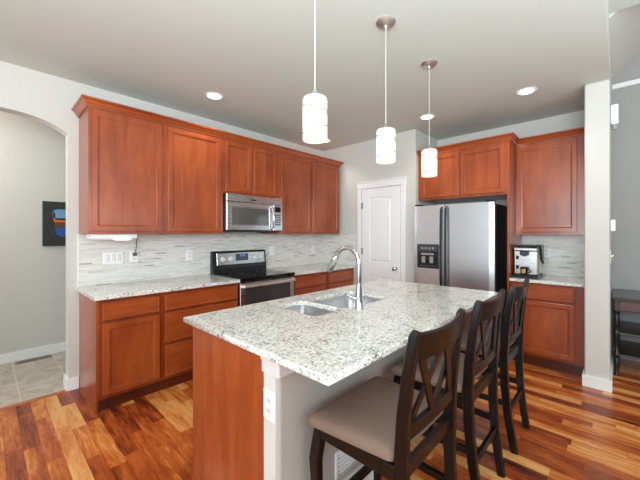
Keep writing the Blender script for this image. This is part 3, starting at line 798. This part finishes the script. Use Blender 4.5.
# ------------------------------------------------------------------ bar stools
def make_stool(label):
    t = thing('bar_stool', label, 'stool', (0, 0, 0), 'bar stools along the island')
    hw = 0.212
    for s in (-1, 1):
        x = s * hw
        path = [(x - s * 0.034, -0.245, 0), (x - s * 0.029, -0.228, 0.10), (x - s * 0.020, -0.207, 0.25), (x - s * 0.010, -0.195, 0.42), (x, -0.192, 0.60), (x, -0.200, 0.75), (x, -0.217, 0.90), (x, -0.240, 1.035), (x, -0.243, 1.052)]
        part('rear_leg', MB().sweep_rect(path, [0.032] * 7 + [0.032, 0.020], [0.040, 0.042, 0.044, 0.046, 0.048, 0.044, 0.038, 0.032, 0.018]), M['espresso'], t, True)
    for s in (-1, 1):
        x = s * 0.214
        path = [(x, 0.182, 0.560), (x + s * 0.004, 0.190, 0.50), (x + s * 0.010, 0.200, 0.43), (x + s * 0.008, 0.196, 0.34), (x, 0.182, 0.23), (x - s * 0.004, 0.178, 0.11), (x, 0.186, 0.0)]
        part('front_leg', MB().sweep_rect(path, [0.044, 0.046, 0.046, 0.042, 0.036, 0.032, 0.034], [0.044, 0.048, 0.048, 0.042, 0.036, 0.032, 0.034]), M['espresso'], t, True)
    # seat frame
    ap = MB()
    ap.box(-0.216, 0.216, 0.176, 0.202, 0.525, 0.580, 0.003); ap.box(-0.196, 0.196, -0.200, -0.178, 0.525, 0.580, 0.003)
    for s in (-1, 1): ap.box(*sorted((s * 0.204, s * 0.230)), -0.176, 0.176, 0.525, 0.580, 0.003)
    part('seat_frame', ap, M['espresso'], t)
    # cushion
    mb = MB(); n = 8
    def ring(g, z): return [mb.bm.verts.new((x, y, z)) for x, y in cushion_outline(g)]
    def cushion_outline(g):
        pts = []; g0, g = g, min(g, 0.026)
        for (cx, cy, a0) in ((0.226, 0.182, 0), (-0.232, 0.182, 90), (-0.196, -0.135, 180), (0.196, -0.135, 270)):
            r = 0.035
            for i in range(n + 1):
                a = math.radians(a0 + 90 * i / n); pts.append((cx + (r - g) * math.cos(a) - (g * 0 if g < r else 0), cy + (r - g) * math.sin(a)))
        if g0 > g:
            k = 1 - (g0 - g) / 0.22; pts = [(x * k, 0.015 + (y - 0.015) * k) for x, y in pts]
        return pts
    prof = [(0.012, 0.5805), (0.002, 0.586), (0.0, 0.597), (0.003, 0.610), (0.012, 0.620), (0.026, 0.626), (0.05, 0.629), (0.09, 0.632), (0.14, 0.634)]
    rs = [ring(g, z) for g, z in prof]
    for a, b in zip(rs, rs[1:]):
        for k in range(len(a)): mb.bm.faces.new((a[k], a[(k + 1) % len(a)], b[(k + 1) % len(a)], b[k]))
    mb.bm.faces.new(list(reversed(rs[0]))); mb.bm.faces.new(rs[-1])
    part('seat_cushion', mb, M['seat'], t, True, 'taupe woven cushion')
    # back: curved top rail, lower rail, double X
    def yb(z): return -0.200 - 0.045 * max(0, (z - 0.75)) / 0.29
    def rail(z0, z1, bow, th):
        m2 = MB(); n2 = 12; rows = []
        for i in range(n2 + 1):
            s = -1 + 2 * i / n2; x = s * 0.198; c = (1 - s * s)
            dz = 0.010 * (1 - c) if z1 > 0.9 else 0.0
            pts = [(x, yb(z0) - bow * c + th / 2, z0), (x, yb(z0) - bow * c - th / 2, z0), (x, yb(z1) - bow * c - th / 2, z1 + dz - 0.006), (x, yb(z1) - bow * c, z1 + dz), (x, yb(z1) - bow * c + th / 2, z1 + dz - 0.006)]
            rows.append([m2.bm.verts.new(p) for p in pts])
        for a, b in zip(rows, rows[1:]):
            for k in range(5): m2.bm.faces.new((a[k], a[(k + 1) % 5], b[(k + 1) % 5], b[k]))
        m2.bm.faces.new(rows[0]); m2.bm.faces.new(list(reversed(rows[-1]))); return m2
    part('top_rail', rail(0.945, 1.035, 0.022, 0.022), M['espresso'], t, True)
    part('lower_rail', rail(0.668, 0.718, 0.008, 0.022), M['espresso'], t, True)
    za, zb = 0.712, 0.952
    for (xa, xb, o) in ((-0.165, -0.015, 0.004), (-0.015, -0.165, -0.004), (0.015, 0.165, 0.004), (0.165, 0.015, -0.004)):
        ba = 0.008 * (1 - (xa / 0.191) ** 2); bb2 = 0.022 * (1 - (xb / 0.191) ** 2)
        part('cross_slat', MB().sweep_rect([(xa, yb(za) - ba + o, za), (xb, yb(zb) - bb2 + o, zb)], 0.037, 0.011, (1, 0, 0)), M['espresso'], t, False)
    # stretchers
    part('rear_stretcher', MB().box(-0.184, 0.184, -0.219, -0.199, 0.225, 0.262, 0.003), M['espresso'], t)
    for s in (-1, 1):
        part('side_stretcher', MB().sweep_rect([(s * 0.196, -0.19, 0.30), (s * 0.212, 0.17, 0.30)], 0.022, 0.034, (1, 0, 0)), M['espresso'], t)
    part('front_stretcher', MB().box(-0.20, 0.20, 0.168, 0.192, 0.185, 0.222, 0.003), M['espresso'], t)
    return t
stool = make_stool('nearest bar stool, its taupe seat fully in view at the island corner')
places = [(1.180, 0.725, 0), (1.832, 0.725, 0), (2.455, 0.715, 0)]
labels = [None, 'middle bar stool of the three lined up along the island', 'farthest bar stool along the island, nearest the coffee counter']
for i, (x, y, a) in enumerate(places):
    o = stool if i == 0 else copy_tree(stool)
    o.location = (x, y, 0); o.rotation_euler.z = math.radians(a)
    if labels[i]: o['label'] = labels[i]

# ------------------------------------------------------------------ pendants
def make_pendant(label, x, y, zb, zt):
    t = thing('pendant_lamp', label, 'lamp', (x, y, ZC), 'pendant lamps over the island')
    part('canopy', MB().lathe([(0.062, 0), (0.062, -0.006), (0.045, -0.022), (0.012, -0.028), (0.008, -0.040), (0.001, -0.041)], (x, y, ZC - 0.0005), 'Z', 28), M['canopy'], t, True)
    part('cord', MB().tube([(x, y, ZC - 0.04), (x, y, zt + 0.035)], 0.0026, 8), M['cord'], t, True)
    part('socket_cap', MB().lathe([(0.005, 0.04), (0.014, 0.036), (0.022, 0.014), (0.026, 0.001), (0.001, 0.0)], (x, y, zt), 'Z', 20), M['chrome'], t, True)
    r = 0.060
    sh = part('glass_shade', MB().lathe([(0.012, zt), (r - 0.012, zt), (r - 0.004, zt - 0.003), (r, zt - 0.014), (r, zb + 0.004), (r - 0.002, zb)], (x, y, 0), 'Z', 36, False), M['shade'], t, True)
    # grey thread bands wandering round the glass
    for (z0, amp, a0, a1) in ((zt - 0.062, 0.020, 2.2, 6.0), (zb + 0.052, -0.022, 2.6, 7.4), (zb + 0.125, 0.020, 4.6, 6.9)):
        pts = []
        for k in range(25):
            a = a0 + (a1 - a0) * k / 24
            pts.append((x + (r + 0.001) * math.cos(a), y + (r + 0.001) * math.sin(a), z0 + amp * math.cos((a - a0) * 0.9)))
        part('thread_band', MB().tube(pts, 0.0028, 6), M['vent_tan'], sh, True)
    l = bpy.data.lights.new('pendant_bulb', 'POINT'); l.energy = 0.15; l.color = (1.0, 0.90, 0.76); l.shadow_soft_size = 0.03
    lo = bpy.data.objects.new('pendant_bulb', l); lo.location = (0, 0, (zb + zt) / 2 - 0.01 - ZC); lo.parent = t; COL.objects.link(lo)
    part('bulb', MB().lathe([(0.001, 0.05), (0.014, 0.045), (0.018, 0.03), (0.014, 0.015), (0.013, 0.0)], (x, y, zt - 0.055), 'Z', 16), M['knob_white'], t, True)
    return t
make_pendant('nearest pendant lamp, hanging lowest in front of the wall cabinets', 1.105, 1.075, 1.826, 2.034)
make_pendant('middle pendant lamp, in front of the pantry wall beside the door', 1.752, 1.075, 1.826, 2.034)
make_pendant('farthest pendant lamp, in front of the refrigerator cabinet', 2.41, 1.085, 1.826, 2.034)

# ------------------------------------------------------------------ recessed downlights
def downlight(label, x, y, power=15):
    t = thing('recessed_light', label, 'light', (x, y, ZC), 'recessed ceiling lights')
    part('trim_ring', MB().lathe([(0.088, 0), (0.088, -0.003), (0.080, -0.007), (0.066, -0.005), (0.064, -0.001)], (x, y, ZC - 0.0005), 'Z', 32, False), M['white'], t, True)
    part('lens', MB().lathe([(0.065, -0.0035), (0.03, -0.0045), (0.001, -0.005)], (x, y, ZC - 0.0005), 'Z', 32), M['lamp_on'], t)
    l = bpy.data.lights.new('recessed_lamp', 'SPOT'); l.energy = power; l.color = (1.0, 0.92, 0.80); l.spot_size = math.radians(125); l.spot_blend = 0.7; l.shadow_soft_size = 0.06
    lo = bpy.data.objects.new('recessed_lamp', l); lo.location = (0, 0, -0.03); lo.parent = t; COL.objects.link(lo)
downlight('recessed ceiling light above the left wall cabinets', 1.54, 2.87)
downlight('recessed ceiling light in front of the coffee machine cabinet', 3.51, 0.63)
downlight('recessed ceiling light above the refrigerator, partly behind the farthest pendant cord', 3.50, 1.60)
downlight('recessed ceiling light peeking out behind the nearest pendant shade', 3.37, 3.08)

# ------------------------------------------------------------------ coffee corner
CX, CY0, CY1 = 3.98, 0.615, 0.832
t = thing('coffee_machine', 'silver and black espresso machine on the counter right of the refrigerator', 'coffee machine', (4.12, 0.72, CT))
part('base_tray', MB().box(CX - 0.01, 4.30, CY0 - 0.005, CY1 + 0.003, CT + 0.001, CT + 0.035, 0.005), M['black'], t)
part('body', MB().box(CX + 0.09, 4.29, CY0, CY1, CT + 0.0355, CT + 0.335, 0.012), M['steel_h'], t)
part('brew_front', MB().box(CX + 0.02, CX + 0.0895, CY0 + 0.002, CY1 - 0.002, CT + 0.036, CT + 0.29, 0.006), M['steel_h'], t)
part('top_fascia', MB().box(CX, CX + 0.0895, CY0, CY1, CT + 0.2905, CT + 0.325, 0.008), M['steel_h'], t)
part('cup_warmer', MB().box(CX + 0.03, 4.28, CY0 + 0.01, CY1 - 0.01, CT + 0.3355, CT + 0.352, 0.004), M['black'], t)
part('bean_lid', MB().prism([(4.10, CY0 - 0.002, CT + 0.352), (4.29, CY0 - 0.002, CT + 0.352), (4.29, CY0 - 0.002, CT + 0.14), (4.20, CY0 - 0.002, CT + 0.2)], (0, -0.012, 0)), M['black'], t)
gh = part('group_head', MB().lathe([(0.026, 0.0), (0.028, -0.03), (0.020, -0.05), (0.010, -0.056), (0.001, -0.057)], (CX + 0.0, 0.73, CT + 0.288), 'Z', 18), M['chrome'], t, True)
part('spout_housing', MB().box(CX - 0.03, CX + 0.0195, 0.69, 0.77, CT + 0.245, CT + 0.29, 0.006), M['dark_steel'], t)
for z in (0.11, 0.215):
    part('button_panel', MB().box(CX + 0.014, CX + 0.0198, 0.80 - 0.014, 0.80 + 0.014, CT + z - 0.018, CT + z + 0.022, 0.003), M['black'], t)
t = thing('mug', 'black mug with a yellow emblem under the coffee machine spout', 'mug', (CX - 0.005, 0.73, CT + 0.035))
ux, uy, uz = CX - 0.028 + 0.012, 0.728, CT + 0.0355
part('cup_body', MB().lathe([(0.024, 0.0), (0.028, 0.004), (0.033, 0.05), (0.036, 0.085), (0.033, 0.085), (0.030, 0.05), (0.024, 0.01), (0.001, 0.008)], (ux - 0.02, uy, uz), 'Z', 24), M['black'], t, True)
hp = [(ux - 0.02, uy - 0.033 - 0.024 * math.sin(math.pi * k / 10), uz + 0.022 + 0.045 * k / 10) for k in range(11)]
part('handle', MB().tube(hp, 0.004, 8), M['black'], t, True)
em = MB(); cx_, cy_ = ux - 0.02, uy
for (a0, a1, z0, z1) in ((-0.55, -0.1, 0.046, 0.066), (0.1, 0.55, 0.046, 0.066), (-0.3, 0.3, 0.024, 0.044), (-0.5, -0.35, 0.03, 0.044), (0.35, 0.5, 0.03, 0.044)):
    for k in range(4):
        b0, b1 = a0 + (a1 - a0) * k / 4, a0 + (a1 - a0) * (k + 1) / 4
        rr = lambda z: 0.0315 + (z - 0.024) * 0.068
        em.quad([(cx_ - rr(z) * math.cos(b) , cy_ - rr(z) * math.sin(b), uz + z) for b, z in ((b0, z0), (b1, z0), (b1, z1), (b0, z1))])
part('emblem', em, M['yellow'], t, False, 'yellow emblem')

# ------------------------------------------------------------------ hall picture, floor register
t = thing('canvas_picture', 'dark canvas with a bright blue and orange motif on the hall wall', 'picture', (0.75, YH, 1.24))
part('canvas', MB().box(0.445, 1.08, YH - 0.035, YH - 0.001, 1.232, 1.74, 0.003), M['canvas'], t)
def blob(pts, mat):
    part('painted_motif', MB().prism([(x, YH - 0.0352, z) for x, z in pts], (0, -0.0008, 0)), M[mat], t)
blob([(0.540, 1.64), (0.580, 1.655), (0.705, 1.65), (0.745, 1.60), (0.685, 1.555), (0.545, 1.55), (0.533, 1.60)], 'p_light')
blob([(0.490, 1.612), (0.535, 1.63), (0.533, 1.60), (0.495, 1.60)], 'p_violet')
blob([(0.537, 1.62), (0.550, 1.61), (0.555, 1.53), (0.685, 1.525), (0.725, 1.505), (0.545, 1.505), (0.537, 1.54)], 'p_orange')
blob([(0.545, 1.50), (0.715, 1.50), (0.685, 1.44), (0.605, 1.46), (0.555, 1.43)], 'p_brown')
blob([(0.555, 1.43), (0.605, 1.455), (0.685, 1.435), (0.665, 1.36), (0.615, 1.33), (0.565, 1.37)], 'p_blue')
blob([(0.510, 1.40), (0.545, 1.42), (0.555, 1.36), (0.525, 1.35)], 'p_violet')
t = thing('floor_register', 'dark slotted floor register in the hall tile by the baseboard', 'vent', (0.36, 4.63, 0))
fz = lambda u, v, n: (u, v, n)
part('frame', MB().panel(fz, 0.22, 0.52, 4.575, 4.675, [(0, 0.003), (0.003, 0.005), (0.014, 0.005), (0.016, 0.002)], 0.0005), M['vent_tan'], t)
part('grille_back', MB().box(0.238, 0.502, 4.593, 4.657, 0.0022, 0.003), M['vent_dark'], t)
for k in range(16):
    part('slat', MB().box(0.242 + k * 0.0165, 0.247 + k * 0.0165, 4.593, 4.657, 0.003, 0.0048), M['vent_tan'], t)

# ------------------------------------------------------------------ dining side: console table and wall fittings
TX0, TX1, TY0, TY1, TH = 4.17, 4.80, -0.95, 0.036, 0.765
t = thing('console_table', 'dark wood console table with turned legs and open shelves by the far wall', 'table', (4.5, -0.47, 0))
part('table_top', MB().box(TX0 - 0.015, TX1, TY0, TY1 + 0.004, TH - 0.028, TH, 0.006), M['table_dark'], t)
part('apron', MB().box(TX0 + 0.012, TX1 - 0.01, TY0 + 0.02, TY1 - 0.012, TH - 0.135, TH - 0.0285, 0.002), M['table_dark'], t)
part('drawer', MB().panel(fx(TX0 + 0.012), TY0 + 0.06, TY1 - 0.045, TH - 0.128, TH - 0.036, [(0, 0.010), (0.004, 0.014)], 0.0), M['table_red'], t, False, 'dark red drawer front')
tl = [(0.020, 0.0), (0.024, 0.012), (0.016, 0.03), (0.020, 0.10), (0.026, 0.155), (0.018, 0.17), (0.028, 0.185), (0.028, 0.215), (0.018, 0.23), (0.017, 0.30), (0.024, 0.37), (0.028, 0.395), (0.028, 0.43), (0.018, 0.445), (0.024, 0.50), (0.027, 0.54), (0.016, 0.59), (0.024, 0.605), (0.024, 0.624)]
for (x, y) in ((TX0 + 0.04, TY1 - 0.028), (TX0 + 0.04, TY0 + 0.05), (TX1 - 0.05, TY1 - 0.028), (TX1 - 0.05, TY0 + 0.05)):
    part('leg', MB().lathe(tl, (x, y, 0), 'Z', 16), M['black'], t, True)
for z in (0.20, 0.41):
    part('shelf', MB().box(TX0 + 0.02, TX1 - 0.02, TY0 + 0.03, TY1 - 0.012, z - 0.012, z + 0.012, 0.004), M['table_dark'], t)
fs = fy(YE)
t = thing('motion_sensor', 'white motion sensor high on the dining side of the stub wall', 'sensor', (3.93, YE, 2.3))
part('housing', MB().box(3.88, 3.95, YE - 0.055, YE - 0.001, 2.36, 2.54, 0.014, 3), M['plastic'], t)
part('lens', MB().lathe([(0.022, 0), (0.022, -0.04), (0.015, -0.045), (0.001, -0.046)], (3.915, YE - 0.028, 2.3595), 'Z', 16), M['grey_plastic'], t, True)
t = thing('thermostat', 'small white thermostat at eye height on the dining side of the stub wall', 'thermostat', (3.95, YE, 1.40))
part('housing', MB().box(3.90, 4.00, YE - 0.035, YE - 0.001, 1.395, 1.50, 0.005), M['plastic'], t)
part('display', MB().box(3.92, 3.98, YE - 0.037, YE - 0.0352, 1.45, 1.485), M['grey_plastic'], t)
t = thing('switch_plate', 'white toggle switch plate below the thermostat', 'switch', (3.84, YE, 1.1))
part('cover_plate', MB().panel(fs, 3.80, 3.875, 1.11, 1.225, [(0, 0.003), (0.003, 0.006)], 0.001), M['plastic'], t)
part('toggle', MB().prism([(3.832, YE - 0.006, 1.163), (3.832, YE - 0.024, 1.176), (3.832, YE - 0.024, 1.184), (3.832, YE - 0.006, 1.176)], (0.011, 0, 0)), M['plastic'], t)

# hall ceiling lamp light (the hall has its own fitting just out of view)
hl = bpy.data.lights.new('hall_lamp', 'POINT'); hl.energy = 32; hl.color = (1.0, 0.96, 0.9); hl.shadow_soft_size = 0.12
ho = bpy.data.objects.new('hall_lamp', hl); ho.location = (-0.75, 4.1, 2.45); COL.objects.link(ho)
